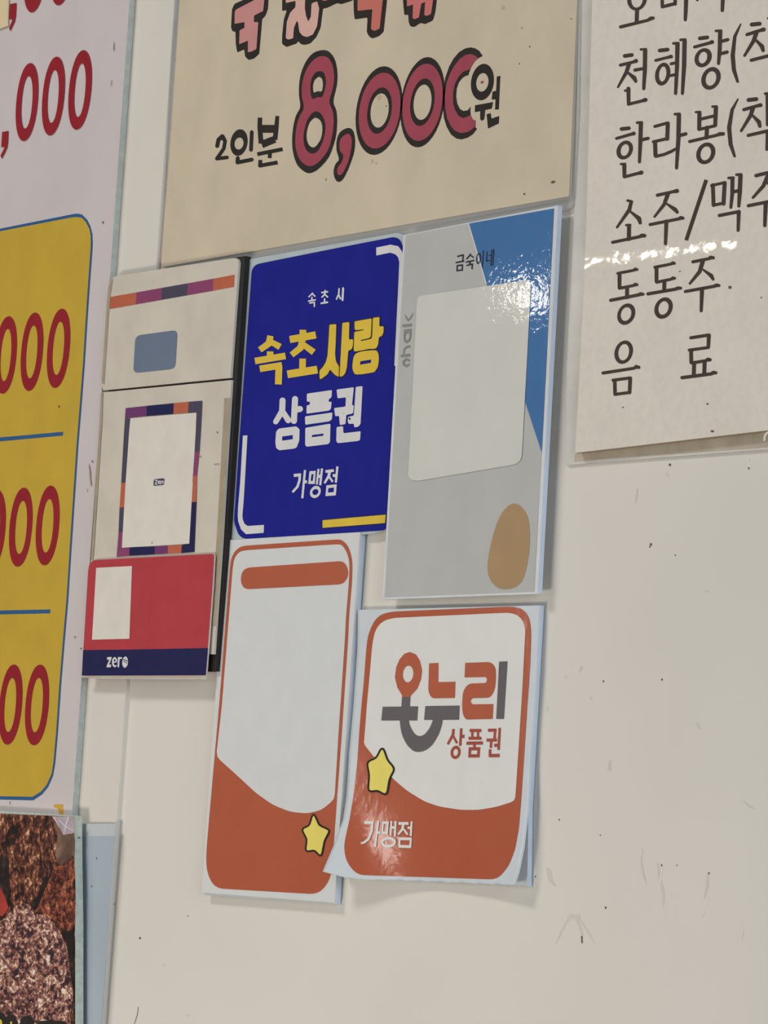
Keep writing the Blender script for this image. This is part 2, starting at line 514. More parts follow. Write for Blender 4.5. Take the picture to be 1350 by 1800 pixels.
def meat_mat(name, cols, scale, stretch):
    m = bpy.data.materials.new(name)
    m.use_nodes = True
    nt = m.node_tree
    p = nt.nodes['Principled BSDF']
    p.inputs['Roughness'].default_value = 0.4
    p.inputs['Specular IOR Level'].default_value = 0.25
    tc = nt.nodes.new('ShaderNodeTexCoord')
    mp = nt.nodes.new('ShaderNodeMapping')
    mp.inputs['Scale'].default_value = stretch
    nt.links.new(tc.outputs['Object'], mp.inputs['Vector'])
    n = nt.nodes.new('ShaderNodeTexNoise')
    n.inputs['Scale'].default_value = scale
    n.inputs['Detail'].default_value = 6
    n.inputs['Roughness'].default_value = 0.68
    n.inputs['Distortion'].default_value = 1.1
    nt.links.new(mp.outputs[0], n.inputs['Vector'])
    v = nt.nodes.new('ShaderNodeTexVoronoi')
    v.inputs['Scale'].default_value = scale * 2.6
    ad = nt.nodes.new('ShaderNodeVectorMath')
    ad.operation = 'MULTIPLY_ADD'
    n3 = nt.nodes.new('ShaderNodeTexNoise')
    n3.inputs['Scale'].default_value = scale * 2
    nt.links.new(mp.outputs[0], n3.inputs['Vector'])
    nt.links.new(n3.outputs['Color'], ad.inputs[0])
    ad.inputs[1].default_value = (.012, .012, .012)
    nt.links.new(mp.outputs[0], ad.inputs[2])
    nt.links.new(ad.outputs[0], v.inputs['Vector'])
    mth = nt.nodes.new('ShaderNodeMath')
    mth.operation = 'MULTIPLY_ADD'
    nt.links.new(v.outputs['Distance'], mth.inputs[0])
    mth.inputs[1].default_value = -0.32
    nt.links.new(n.outputs['Fac'], mth.inputs[2])
    r = nt.nodes.new('ShaderNodeValToRGB')
    while len(r.color_ramp.elements) < len(cols):
        r.color_ramp.elements.new(0.5)
    for e, (pos, c) in zip(r.color_ramp.elements, cols):
        e.position = pos
        e.color = [min(.95, lin(x) / K_LIGHT) for x in c] + [1]
    nt.links.new(mth.outputs[0], r.inputs['Fac'])
    nt.links.new(r.outputs['Color'], p.inputs['Base Color'])
    return m


crust = meat_mat('dark_crust_print', [(.20, (24, 17, 15)), (.30, (62, 34, 26)), (.38, (98, 54, 40)), (.46, (140, 88, 62)), (.55, (196, 160, 122)), (.66, (224, 206, 180))], 95, (1, 1, .95))
patty = meat_mat('patty_print', [(.20, (38, 30, 36)), (.27, (84, 50, 46)), (.33, (122, 78, 70)), (.40, (156, 112, 96)), (.47, (200, 172, 146)), (.56, (230, 218, 204))], 100, (1, 1, 1.6))
patty2 = meat_mat('red_brown_patty_print', [(.2, (34, 20, 18)), (.3, (84, 40, 30)), (.40, (124, 64, 44)), (.5, (160, 96, 66)), (.62, (210, 170, 130))], 110, (1, 1, 1.1))
shade = meat_mat('dark_gap_print', [(.2, (18, 15, 14)), (.4, (38, 28, 24)), (.6, (78, 56, 44))], 60, (1, 1, 1))
brown = meat_mat('soft_brown_print', [(.2, (76, 58, 48)), (.4, (104, 80, 66)), (.6, (138, 112, 94))], 30, (1, 1, 1))
dF = F1 + EPS
flat('photo_print', fb, crust, [(MB([(-3600, -60), (0, 135), (586, 160), (588, 500), (594, 1000), (594, 1800), (596, 2600), (-3600, 2600)]), [])], dF)
flat('printed_patty', fb, brown, [(smooth(MB([(430, 170), (520, 300), (586, 300), (588, 480), (540, 500), (470, 540), (440, 420), (455, 330)]), 3), [])], dF + EPS)
flat('printed_shadow', fb, shade, [(MB([(480, 1040), (588, 1000), (593, 1790), (570, 1650), (560, 1400), (530, 1180)]), [])], dF + EPS)
flat('printed_shadow', fb, shade, [(MB([(0, 460), (70, 480), (70, 650), (85, 780), (60, 900), (0, 980)]), [])], dF + EPS)
flat('printed_shadow', fb, shade, [(smooth(MB([(330, 680), (380, 640), (450, 560), (430, 600), (340, 790), (280, 900), (250, 840), (300, 780)]), 3), [])], dF + EPS)
flat('printed_patty', fb, patty2, [(smooth(MB([(430, 570), (470, 550), (500, 540), (540, 510), (588, 500), (593, 1000), (520, 1060), (470, 1010), (400, 960), (340, 930), (300, 890), (350, 750)]), 3), [])], dF + 2 * EPS)
flat('printed_patty', fb, patty, [(smooth(MB([(-200, 1000), (0, 990), (90, 900), (160, 850), (240, 860), (280, 930), (380, 940), (430, 1010), (480, 1080), (530, 1200), (560, 1400), (580, 1560), (565, 1660), (560, 1800), (540, 2300), (100, 2400), (-300, 2300)]), 3), [])], dF + 3 * EPS)
flat('printed_garnish', fb, mat('pepper_red_print', (148, 52, 44), .4, .3, .15, 80), [(MB([(-60, 700), (0, 715), (40, 790), (68, 880), (20, 950), (0, 940), (-60, 900)]), [])], dF + 2 * EPS)
flat('printed_garnish', fb, mat('lilac_film_print', (160, 146, 152), .3, .3, .2, 90), [(MB([(410, 158), (586, 160), (588, 290), (530, 300), (500, 305), (470, 240)]), [])], dF + 2 * EPS)
o = flat('printed_glint', fb, mat('glint_print', (206, 200, 204), .3), mapped(MB, S([(540, 165, 8), (520, 230, 6), (505, 300, 3)]) + S([(470, 190, 6), (520, 240, 5), (580, 270, 4)]) + S([(430, 165, 6), (470, 250, 3)])), dF + 3 * EPS)
flat('lettering', fb, ink_m, [(MB(smooth(p, 3)), []) for p in ([(-60, 1740), (20, 1712), (48, 1742), (100, 1722), (130, 1765), (132, 1830), (-60, 1830)], [(168, 1752), (230, 1735), (266, 1765), (262, 1830), (165, 1830)], [(308, 1790), (330, 1775), (480, 1775), (518, 1785), (522, 1830), (310, 1830)])], dF + 4 * EPS)
flat('lettering_fill', fb, mat('letter_yellow', (196, 178, 60), .4), [(MB([(-30, 1770), (0, 1762), (14, 1772), (22, 1830), (-30, 1830)]), []), (MB(E(88, 1790, 8, 10, 0, 10)), [])], dF + 5 * EPS)
o = flat('dirt_specks', fb, speck_m, [(MB(E(626, 326, 11, 7, 0, 8)), [])], F1 - 2.2)
o['kind'] = 'stuff'
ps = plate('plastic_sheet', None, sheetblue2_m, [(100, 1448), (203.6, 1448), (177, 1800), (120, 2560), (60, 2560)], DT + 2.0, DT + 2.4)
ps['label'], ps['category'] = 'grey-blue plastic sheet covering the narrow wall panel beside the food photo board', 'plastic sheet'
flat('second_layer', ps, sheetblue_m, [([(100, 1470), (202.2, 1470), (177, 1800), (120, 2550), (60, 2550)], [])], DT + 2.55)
o = flat('dirt_specks', ps, speck_m, [(MB(E(763, 490, 4, 9, 0, 8)), []), (MB(E(724, 711, 6, 6, 0, 8)), [])], DT + 2.7)
o['kind'] = 'stuff'

# ------------------------------------------------------------------ cream price poster
P0, P1 = 0.3, 2.6
cp_ = thing('price_poster', 'laminated cream poster with rose 8,000 won price in bubble numerals', 'poster', 640, 420)
plate('laminate', cp_, clear_m, rounded([(394, -1500), (1095, -1560), (1020, 0), (1017, 200), (1009, 350), (1006, 364), (992, 371), (567, 438), (285, 497), (307, 0)], 9), P0, P1 - .3)
plate('poster_sheet', cp_, cream_m, rounded([(418, -1500), (1090, -1500), (1014.5, 0), (1000, 345), (567, 420), (283, 470), (300, 250), (316, 0)], 3), P0 + .6, P1)
dP = P1 + EPS
C1 = crop(500, 80, 5)
C2 = crop(690, 70, 6.4286)
C3 = crop(390, 0, 6.75)
C4 = crop(560, 0, 5.87)


def numeral(name, f, dark, fill, counters, holes, sm=True):
    q = smooth if sm else (lambda z, n=0: z)
    dg = flat(name, cp_, ink_m, mapped(f, [(q(dark), [q(h) for h in holes])]), dP)
    flat('rose_fill', dg, rose_m, mapped(f, [(q(fill), [q(c) for c in counters])]), dP + EPS)
    return dg


numeral('digit', C1,
        [(345, 40), (400, 62), (445, 130), (465, 240), (460, 350), (430, 490), (455, 570), (463, 660), (455, 780), (430, 880), (390, 980), (335, 1050), (270, 1105), (200, 1120), (120, 1060), (80, 960), (67, 850), (75, 730), (100, 620), (138, 540), (128, 440), (130, 330), (150, 230), (195, 130), (260, 62)],
        [(345, 93), (390, 115), (425, 180), (437, 280), (425, 380), (395, 490), (425, 580), (433, 680), (420, 790), (395, 890), (350, 970), (280, 1040), (210, 1060), (140, 1010), (105, 930), (95, 840), (105, 720), (130, 630), (170, 545), (152, 440), (155, 340), (180, 240), (225, 160), (285, 105)],
        [[(305, 225), (345, 240), (365, 310), (355, 380), (333, 448), (290, 455), (245, 468), (228, 390), (235, 310), (262, 250)], [(285, 578), (335, 620), (360, 700), (352, 790), (330, 860), (290, 930), (240, 950), (195, 920), (170, 850), (172, 760), (200, 660), (240, 600)]],
        [[(305, 275), (330, 295), (338, 340), (328, 400), (290, 402), (258, 412), (250, 360), (262, 310), (285, 285)], [(275, 635), (315, 660), (333, 720), (325, 800), (300, 855), (260, 895), (220, 880), (197, 830), (195, 770), (215, 690), (245, 650)]])
numeral('comma', C1, [(555, 725), (600, 745), (620, 820), (615, 920), (590, 1010), (550, 1110), (510, 1180), (470, 1198), (440, 1160), (432, 1100), (450, 1040), (478, 1000), (458, 920), (460, 830), (490, 760)],
        [(545, 778), (575, 785), (592, 830), (588, 900), (570, 990), (540, 1070), (505, 1130), (475, 1137), (462, 1110), (470, 1070), (500, 1030), (518, 968), (490, 930), (483, 880), (495, 820)], [], [])
numeral('digit', C1, E(831, 572, 206, 390, 45), E(836, 572, 184, 334, 38), [E(836, 572, 109, 204, 24)], [E(836, 571, 81, 151, 15)], False)
numeral('digit', C2, E(340, 705, 252, 510, 58), E(339, 706, 229, 437, 48), [E(338, 705, 139, 268, 32)], [E(338, 705, 103, 200, 18)], False)
numeral('digit', C2, [(1018, 183), (980, 125), (930, 95), (880, 85), (820, 98), (750, 140), (690, 210), (640, 300), (595, 430), (572, 580), (568, 740), (580, 880), (610, 980), (660, 1070), (720, 1115), (780, 1125), (850, 1105), (910, 1065), (955, 1005), (935, 990), (937, 910), (910, 905), (885, 870), (878, 800), (882, 755), (850, 795), (800, 805), (760, 780), (730, 720), (718, 640), (725, 550), (750, 480), (790, 430), (830, 405), (855, 402), (865, 370), (890, 300), (930, 240), (975, 205)],
        [(965, 205), (930, 175), (880, 160), (820, 172), (760, 215), (700, 290), (650, 380), (610, 490), (590, 640), (595, 770), (615, 880), (655, 970), (700, 1025), (770, 1055), (840, 1045), (895, 1015), (935, 975), (937, 910), (910, 905), (880, 850), (840, 870), (795, 885), (750, 860), (710, 800), (685, 720), (685, 600), (705, 500), (745, 420), (800, 360), (870, 335), (890, 300), (925, 245)], [], [], False)
flat('lettering', cp_, ink_m, mapped(C2, [ring((1015, 477, 130, 206, 18), (1014, 480, 70, 105, 10)), ([(932, 740), (1135, 703), (1120, 778), (1047, 793), (1035, 900), (1005, 915), (990, 895), (990, 806), (930, 817)], []),
                                           ([(1178, 415), (1218, 407), (1200, 785), (1158, 788), (1163, 672), (1120, 675), (1130, 585), (1170, 576)], []), ([(1063, 840), (1108, 828), (1118, 890), (1205, 860), (1200, 945), (1078, 1003)], [])]), dP)
flat('red_dot', cp_, dot_m, mapped(C2, [(E(1012, 479, 18, 15, 4, 12), [])]), dP)
for f, dk, fills in [
    (C3, [(300, -40), (250, 0), (150, 45), (120, 110), (108, 330), (128, 375), (160, 372), (165, 520), (182, 622), (265, 585), (275, 670), (318, 712), (380, 695), (442, 640), (478, 225), (515, 190), (545, 110), (555, -40)],
     [(0, [(430, -40), (385, 0), (165, 115), (152, 150), (150, 283), (268, 262), (268, 330), (210, 360), (205, 525), (310, 482), (308, 620), (360, 610), (410, 580), (432, 262), (380, 262), (382, 185), (490, 130), (507, -40)])]),
    (C3, [(715, -40), (715, 130), (770, 120), (735, 230), (715, 420), (713, 520), (765, 558), (890, 515), (902, 485), (940, 525), (990, 532), (1050, 515), (1120, 440), (1170, 330), (1200, 100), (1245, 95), (1370, 35), (1415, 50), (1555, 5), (1560, -40)],
     [(1, [(755, -40), (760, 35), (875, 10), (872, 85), (810, 150), (770, 260), (758, 450), (785, 470), (845, 455), (855, 330), (890, 245), (905, 270), (920, 380), (960, 425), (1010, 440), (1080, 410), (1130, 310), (1155, 100), (1130, 15), (1065, 40), (1055, 200), (1025, 255), (1000, 190), (985, 100), (988, -40)]),
      (2, [(1170, -40), (1195, 8), (1215, 12), (1290, -8), (1300, -40)])]),
    (C4, [(360, -40), (362, 110), (372, 200), (505, 180), (497, 330), (520, 375), (555, 397), (620, 375), (670, 330), (710, -40)], [(2, [(402, -40), (402, 112), (555, 95), (540, 300), (575, 320), (630, 295), (667, -40)])]),
    (C4, [(866, -40), (885, 158), (925, 148), (928, 220), (945, 270), (985, 280), (1055, 235), (1098, 250), (1180, 210), (1205, 120), (1224, -40)],
     [(3, [(910, -40), (912, 68), (975, 45), (970, 185), (990, 200), (1035, 180), (1060, 35), (1100, 20), (1090, 155), (1115, 165), (1160, 145), (1187, -40)])])]:
    lt = flat('letter', cp_, ink_m, mapped(f, [(rounded(dk, 14, 2), [])]), dP)
    for k, p in fills:
        flat('pink_fill', lt, pink_m[k], mapped(f, [(rounded(p, 9, 2), [])]), dP + EPS)
C5 = crop(360, 190, 9)
flat('lettering', cp_, ink_m, many(C5, [(195, 600, 62), (215, 500, 62), (275, 450, 74), (320, 520, 58), (300, 640, 56), (190, 800, 56), (350, 780, 56)], ring((540, 545, 137, 210, 20), (540, 560, 72, 95, 8)), ([(742, 380), (730, 660)], 58),
                                     [(520, 790, 60), (515, 860, 60), (740, 815, 60)]), dP)
flat('lettering', cp_, ink_m, many(C5, [(872, 150, 70), (868, 300, 72), (890, 560, 78)], [(1147, 125, 58), (1132, 300, 70), (1108, 500, 76)], ([(870, 328), (1120, 328)], 124), [(900, 575, 120), (1110, 492, 110)],
                                     ([(830, 730), (1230, 650)], 60), ([(1030, 690), (1024, 790)], 60), [(880, 820, 60), (872, 910, 60), (1150, 860, 60)], cap='b'), dP)
o = flat('dirt_specks', cp_, speck_m, [(E(972, 320, 4, 2.6, 1.2, 10), []), (E(921.5, 341, 1.8, 1.8, 0, 8), []), (E(931, 82, 1.2, 1.6, 0, 8), []), (E(913, 112, 1.2, 1.2, 0, 8), []), (E(573, 315.5, .8, 2.4, .3, 8), []), (E(679, 186.5, 1, 1.4, 0, 8), []),
                                        (E(1004, 33, 1.2, 1.2, 0, 8), [])], dP)
o['kind'] = 'stuff'
o = flat('stains', cp_, mat('paper_stain', (170, 152, 122), .6), [(E(666, 171, 3.5, 5, 1, 10), []), (E(884, 13, 2.5, 4, 0, 10), []), (E(917, 49, 2.4, 2.4, 0, 10), []), (E(654, 283, 2, 4, 0, 10), []), (E(661, 287, 1, 2, 0, 8), [])], dP)
o['kind'] = 'stuff'

# ------------------------------------------------------------------ menu board on the right
N0, N1 = 0.4, 6.2
mn = thing('menu_board', 'laminated white menu with dark brown lines of drinks, at the right edge', 'menu', 1200, 775)
plate('laminate_margin', mn, margin_m, [(1115, -1500), (1300, -1500), (1250, 0), (1220, 640), (1200, 760), (2600, 690), (2600, 735), (1350, 790), (1060, 812), (995, 818), (997, 632), (1010, 365), (1018, 0)], N0, N0 + 1.0)
plate('menu_sheet', mn, menu_m, [(1170, -1500), (2600, -1800), (2600, 610), (1350, 756.3), (1066.4, 789.6), (1011, 796), (1020, 632), (1028, 470), (1032.5, 330), (1041, 0)], N0 + 1.2, N1, mat('menu_edge', (150, 136, 116), .6))
dN = N1 + EPS
flat('grime_shade_strip', mn, mat('grime_and_shade', (164, 152, 134), .7, .1, .12, 70), [([(1011, 797), (1066, 789), (1350, 756), (2600, 610), (2600, 642), (1350, 786), (1200, 797), (1066, 806), (1009, 812)], [])], N0 + 1.0 + EPS)  # painted brown band: shade under the menu edge along with dirt
A1, A2, A3 = crop(1070, 0, 4.8214), crop(1070, 160, 4.8214), crop(1070, 300, 4.8214)
A4, A5 = crop(1060, 440, 5.625), crop(1060, 570, 5.625)
line0 = many(A1, ring((240, -10, 84, 100, 8), (240, -10, 50, 75, 5)), ([(240, 80), (236, 190)], 34), [(100, 228, 28), (330, 172, 26), (355, 157, 34), (376, 153, 28)], ([(450, -75), (454, 58), (563, 30)], 28), ([(448, -75), (566, -102), (562, 34)], 28),
             [(660, -150, 36), (652, 100, 32), (648, 168, 26)], [(735, -90, 28), (860, -122, 28), (880, -126, 34)], [(815, -105, 34), (795, -60, 30), (750, 0, 22)], [(806, -70, 18), (868, -30, 34), (876, -22, 26)], [(974, -180, 36), (967, -20, 34), (962, 88, 28)], ([(975, -75), (1030, -90)], 28), ([(1352, 155), (1370, 148)], 22))
line1 = many(A1, ([(135, 474), (195, 466)], 32), [(98, 552, 26), (210, 525, 26), (230, 516, 36)], [(172, 540, 34), (150, 610, 32), (78, 738, 18)], [(158, 612, 18), (215, 660, 38), (228, 688, 28)], [(222, 594, 28), (295, 580, 24)],
             [(308, 424, 36), (305, 600, 34), (296, 752, 26)], ([(272, 419), (314, 416)], 20), ([(138, 768), (172, 764)], 20), ([(432, 428), (498, 420)], 32), [(398, 512, 24), (500, 486, 24), (528, 479, 32)],
             ring((457, 628, 65, 97, 12), (457, 627, 32, 64, 6)), ([(528, 541), (570, 532)], 24), ([(522, 641), (570, 630)], 24), [(582, 374, 36), (578, 560, 34), (566, 792, 26)], ([(548, 368), (590, 365)], 22),
             [(642, 344, 36), (638, 560, 36), (624, 792, 26)], ([(608, 338), (648, 335)], 22), ([(772, 325), (834, 317)], 32), [(728, 398, 26), (850, 365, 26), (876, 356, 34)], ring((800, 489, 73, 81, 14), (798, 488, 37, 50, 8)),
             [(944, 266, 36), (940, 420, 34), (930, 538, 26)], ([(908, 262), (952, 260)], 22), ([(955, 350), (1008, 336)], 28), ([(950, 455), (1003, 441)], 28), ring((866, 664, 82, 96, 16), (866, 665, 46, 62, 9)),
             [(1118, 204, 12), (1068, 310, 28), (1050, 470, 36), (1060, 590, 34), (1092, 692, 22)], ([(1212, 208), (1278, 201)], 34), [(1172, 293, 28), (1285, 257, 28), (1312, 250, 36)],
             [(1250, 280, 36), (1225, 350, 32), (1150, 472, 22)], [(1238, 330, 18), (1298, 393, 36), (1308, 428, 28)], ([(1208, 510), (1420, 456)], 28)) + \
    many(A2, [(166, -20, 34), (168, 102, 30)], [(166, 112, 26), (280, 84, 26), (310, 75, 36)])
line2 = many(A2, ([(108, 322), (170, 315)], 32), [(65, 402, 24), (190, 366, 26), (212, 360, 32)], ring((135, 500, 70, 80, 14), (136, 500, 36, 50, 8)), [(272, 274, 36), (268, 420, 34), (260, 600, 26)], ([(240, 268), (280, 266)], 22),
             ([(285, 412), (333, 401)], 28), ([(104, 619), (138, 618)], 20), [(132, 630, 34), (132, 722, 30)], [(132, 728, 26), (250, 697, 26), (276, 691, 36)], ([(390, 300), (500, 270)], 26), ([(500, 274), (495, 405)], 34),
             ([(378, 430), (500, 402)], 26), ([(392, 435), (396, 545)], 34), [(398, 554, 26), (470, 537, 26), (530, 512, 26), (572, 488, 22)], [(594, 200, 36), (590, 400, 36), (574, 652, 26)], ([(560, 196), (600, 194)], 22),
             ([(605, 376), (652, 363)], 30), [(768, 185, 34), (766, 322, 34)], ([(738, 179), (774, 177)], 20), [(908, 140, 36), (902, 290, 32)], ([(878, 132), (914, 130)], 20), ([(770, 240), (905, 208)], 26), ([(768, 325), (902, 294)], 26),
             ([(832, 310), (828, 395)], 34), [(685, 428, 26), (920, 373, 26), (940, 364, 32), (970, 363, 30)], ring((822, 528, 81, 92, 14), (822, 528, 45, 60, 9)), [(1095, 68, 12), (1045, 160, 28), (1020, 310, 36), (1032, 450, 34), (1066, 552, 22)],
             ([(1185, 76), (1250, 69)], 34), [(1145, 158, 28), (1260, 125, 28), (1286, 120, 34)], [(1222, 145, 36), (1200, 210, 32), (1122, 338, 22)], [(1212, 200, 18), (1272, 262, 36), (1280, 298, 28)],
             [(1346, 28, 34), (1345, 285, 28)], ([(1325, 22), (1360, 20)], 22), ([(1182, 376), (1360, 335)], 28), [(1347, 345, 34), (1340, 495, 26)])
line3 = many(A3, [(190, 264, 30), (175, 330, 32), (70, 480, 20)], ([(160, 253), (196, 262)], 22), [(178, 342, 16), (255, 405, 38), (266, 442, 28)], [(172, 470, 34), (170, 580, 34)], ([(148, 461), (182, 460)], 20),
             [(32, 607, 26), (260, 560, 26), (280, 550, 34), (304, 551, 30)], [(412, 208, 28), (545, 178, 26), (578, 172, 36)], [(500, 200, 36), (470, 285, 30), (388, 390, 20)], [(488, 278, 16), (562, 330, 36), (580, 352, 26)],
             [(350, 457, 26), (590, 409, 26), (610, 400, 32), (628, 402, 28)], [(488, 430, 34), (480, 620, 26)], [(882, 122, 32), (888, 292, 32)], ([(870, 126), (985, 100)], 24), ([(982, 104), (972, 280)], 34), ([(888, 292), (978, 274)], 26),
             [(1048, 66, 34), (1046, 200, 32), (1034, 312, 24)], ([(1015, 62), (1056, 59)], 22), [(1116, 38, 36), (1110, 180, 36), (1102, 300, 26)], ([(1082, 34), (1122, 31)], 22), ([(1050, 180), (1110, 168)], 28),
             ([(937, 380), (1098, 348)], 28), [(1102, 348, 34), (1096, 506, 26)], ([(1248, 42), (1420, 0)], 30), [(1345, 50, 36), (1310, 130, 32), (1222, 228, 22)], [(1330, 95, 16), (1420, 160, 36)], ([(1183, 297), (1420, 250)], 28),
             [(1330, 280, 36), (1322, 466, 28)]) + many(A3, ([(826, 78), (656, 590)], 32), cap='b')
line4 = many(A4, [(145, 228, 28), (300, 198, 28), (318, 188, 36), (336, 190, 28)], [(162, 230, 38), (162, 372, 36)], [(164, 375, 30), (300, 348, 28), (318, 338, 36), (336, 340, 28)], ([(238, 375), (236, 465)], 38),
             [(75, 494, 32), (345, 442, 32), (372, 432, 38), (396, 434, 28)], ring((229, 631, 89, 106, 18), (227, 630, 53, 68, 10)), [(512, 167, 30), (670, 136, 28), (690, 126, 36), (706, 129, 28)], [(528, 170, 38), (528, 308, 36)],
             [(530, 315, 30), (672, 286, 28), (690, 276, 36), (708, 276, 28)], ([(606, 310), (604, 400)], 38), [(443, 431, 32), (715, 384, 32), (742, 374, 36), (768, 374, 28)], ring((598, 571, 91, 106, 18), (597, 570, 51, 67, 10)),
             [(888, 114, 32), (1040, 84, 30), (1065, 72, 40), (1090, 74, 32)], [(985, 110, 42), (955, 210, 38), (858, 328, 24)], [(980, 185, 16), (1068, 250, 40), (1088, 286, 28)], [(813, 407, 30), (1095, 356, 32), (1120, 346, 38), (1146, 348, 30)],
             [(978, 390, 42), (970, 598, 30)])
line5 = many(A5, ring((204, 276, 92, 116, 16), (204, 276, 54, 81, 9)), [(0, 482, 32), (310, 434, 30), (326, 420, 38), (354, 426, 32)], [(115, 560, 36), (118, 692, 34)], ([(98, 553), (270, 530)], 30), [(268, 538, 38), (262, 675, 34)], ([(118, 693), (265, 674)], 30),
             ([(868, 134), (1045, 106)], 32), [(1046, 110, 40), (1040, 228, 34)], ([(852, 255), (1040, 230)], 30), [(870, 260, 38), (872, 378, 36)], [(876, 383, 32), (1015, 360, 30), (1038, 348, 38), (1056, 351, 34)],
             ([(900, 390), (896, 500)], 38), ([(1004, 370), (1000, 485)], 38), [(781, 528, 34), (1070, 490, 34), (1092, 478, 38), (1114, 480, 32)])
for L, x0, s0, cuts in ((line0, 1070, 4.8214, (415, 690, 850, 1200)), (line1, 1070, 4.8214, (360, 690, 1030, 1130)), (line2, 1070, 4.8214, (355, 668, 988, 1105)), (line3, 1070, 4.8214, (328, 645, 850, 1150)),
                        (line4, 1060, 5.625, (418, 790)), (line5, 1060, 5.625, (500,))):
    cells = [[] for _ in range(len(cuts) + 1)]
    for o_, hs in L:
        cx = (sum(p[0] for p in o_) / len(o_) - x0) * s0
        cells[sum(cx > c for c in cuts)].append((o_, hs))
    for c in cells:
        flat('letter', mn, menu_ink, c, dN)
o = flat('dirt_specks', mn, speck_m, [(E(1095, 716, 1.5, 1.3, 0, 8), []), (E(1243.5, 710, 1.8, 1.8, 0, 8), []), (E(1195, 477, 1.3, 1.3, 0, 8), []), (E(1338, 523, 1.2, 1.6, 0, 8), []), (E(1283, 505, 3, 3, 0, 8), []), (E(1252, 758, 3.2, 2, 0, 8), [])], dN)
o['kind'] = 'stuff'
hb = bmesh.new()
hp = [W(x, y, N1 + .5) for x, y in ((1356, 759.5), (1350, 760), (1346, 763), (1344, 768), (1343.4, 775))]
rings = []
for i, p in enumerate(hp):
    t = (hp[min(i + 1, len(hp) - 1)] - hp[max(i - 1, 0)]).normalized()
    a = Vector((0, 1, 0))
    b = t.cross(a).normalized()
    rings.append([hb.verts.new(p + (a * math.cos(k * math.pi / 4) + b * math.sin(k * math.pi / 4)) * 0.0005) for k in range(8)])
for r0, r1 in zip(rings, rings[1:]):
    for k in range(8):
        hb.faces.new((r0[k], r0[(k + 1) % 8], r1[(k + 1) % 8], r1[k]))
hb.faces.new(rings[0])
hb.faces.new(rings[-1])
bmesh.ops.recalc_face_normals(hb, faces=hb.faces[:])
hm = bpy.data.meshes.new('hanging_hook')
hb.to_mesh(hm)
hb.free()
link('hanging_hook', hm, hook_m, mn)

# ------------------------------------------------------------------ worn payment board (its code label left blank)
Z0, Z1 = D1 + .2, D1 + 1.6
zp = thing('payment_board', 'worn white payment board with a dark-framed blank label, left of the blue sign', 'sign', 270, 985)
plate('gap_shade_backing', zp, gap_shade_m, [(205, 486), (431, 450), (411, 756), (396, 983), (380, 1180), (168, 1180), (176, 900)], DT + .5, Z0 - .1)  # black paints in the deep shade of the gap by the blue sign
plate('sheet', zp, zwhite_m, [(178, 690), (407, 668), (401.6, 756), (390, 948), (386.5, 1000), (376, 1150), (150, 1150), (159.6, 985), (175, 740)], Z0, Z1, mat('sheet_edge', (196, 190, 178), .5))
plate('upper_sheet', zp, zwhite_m, [(203, 485.5), (199, 487.5), (195, 491), (191, 502), (189, 520), (186, 560), (182, 620), (178.5, 672), (181, 686), (405, 664), (419.5, 462), (418, 456), (413, 453.5), (400, 455)], Z0, Z1 + .15, mat('sheet_edge', (196, 190, 178)))
dZ = Z1 + .35
flat('tape_strip', zp, tan_m, [([(394.5, 700), (405, 700), (401.6, 756), (390.5, 948), (380, 1100), (370, 1100), (380.8, 948), (391.5, 756)], [])], dZ)
flat('tape_strip', zp, tan_m, [([(177.5, 690), (181, 690), (179.6, 740), (164, 985), (159.6, 985), (175, 740)], []), ([(199, 489), (195, 492), (191, 502), (189, 520), (186, 560), (182, 620), (178.5, 672), (183, 676), (187, 620), (191, 560), (194, 520), (197, 500)], [])], dZ)
B8 = crop(130, 740, 4.219)


def fr(name, m, pts):
    flat(name, zp, m, [(B8(pts), [])], dZ)


for m, p in [(slate_m, [(378, -20), (419, -20), (410, 70), (383, 458), (350, 460), (372, 70)]), (orange_m, [(350, 460), (383, 458), (373, 640), (338, 642)]), (slate_m, [(338, 642), (373, 640), (362, 825), (330, 828)]),
             (magenta_m, [(330, 828), (362, 825), (355, 940), (412, 938), (410, 1000), (316, 1008)]), (navy_m, [(412, 938), (600, 930), (598, 990), (410, 1000)]), (purple_m, [(600, 930), (697, 924), (696, 985), (598, 990)]),
             (orange_m, [(697, 924), (800, 918), (796, 980), (696, 985)]), (navy_m, [(800, 918), (855, 910), (873, 602), (908, 600), (892, 972), (796, 980)]), (orange_m, [(880, 410), (912, 405), (908, 600), (873, 602)]),
             (magenta_m, [(893, 230), (930, 226), (912, 405), (880, 410)]), (slate_m, [(903, 70), (908, -60), (947, -62), (940, 70), (930, 226), (893, 230)]),
             (purple_m, [(378, -20), (383, -95), (540, -112), (538, -36)]), (navy_m, [(540, -112), (740, -132), (738, -52), (538, -36)]), (orange_m, [(740, -132), (850, -142), (846, -60), (738, -52)]), (slate_m, [(850, -142), (951, -150), (947, -62), (846, -60)])]:
    fr('frame_strip', m, p)
fr('blank_label', qrwhite_m, [(419, -20), (908, -62), (903, 70), (855, 910), (355, 940), (383, 458), (410, 70)])
flat('badge', zp, slate_m, mapped(B8, [(rounded([(592, 432), (672, 424), (668, 474), (588, 482)], 14), [])]), dZ + EPS)
flat('badge_lettering', zp, white_m, many(B8, [(602, 440, 6), (618, 439, 6), (602, 470, 6), (618, 468, 6)], [(626, 455, 6), (638, 453, 6), (634, 444, 6), (626, 448, 6), (626, 464, 6), (638, 463, 6)], [(644, 446, 6), (643, 468, 6)], [(644, 450, 6), (652, 445, 6)], ring((660, 454, 7, 11, 1), (660, 454, 3, 6, 0))), dZ + 2 * EPS)
hd = [(194, 530), (240, 522), (285, 514), (330, 506), (375, 498), (412, 491)]
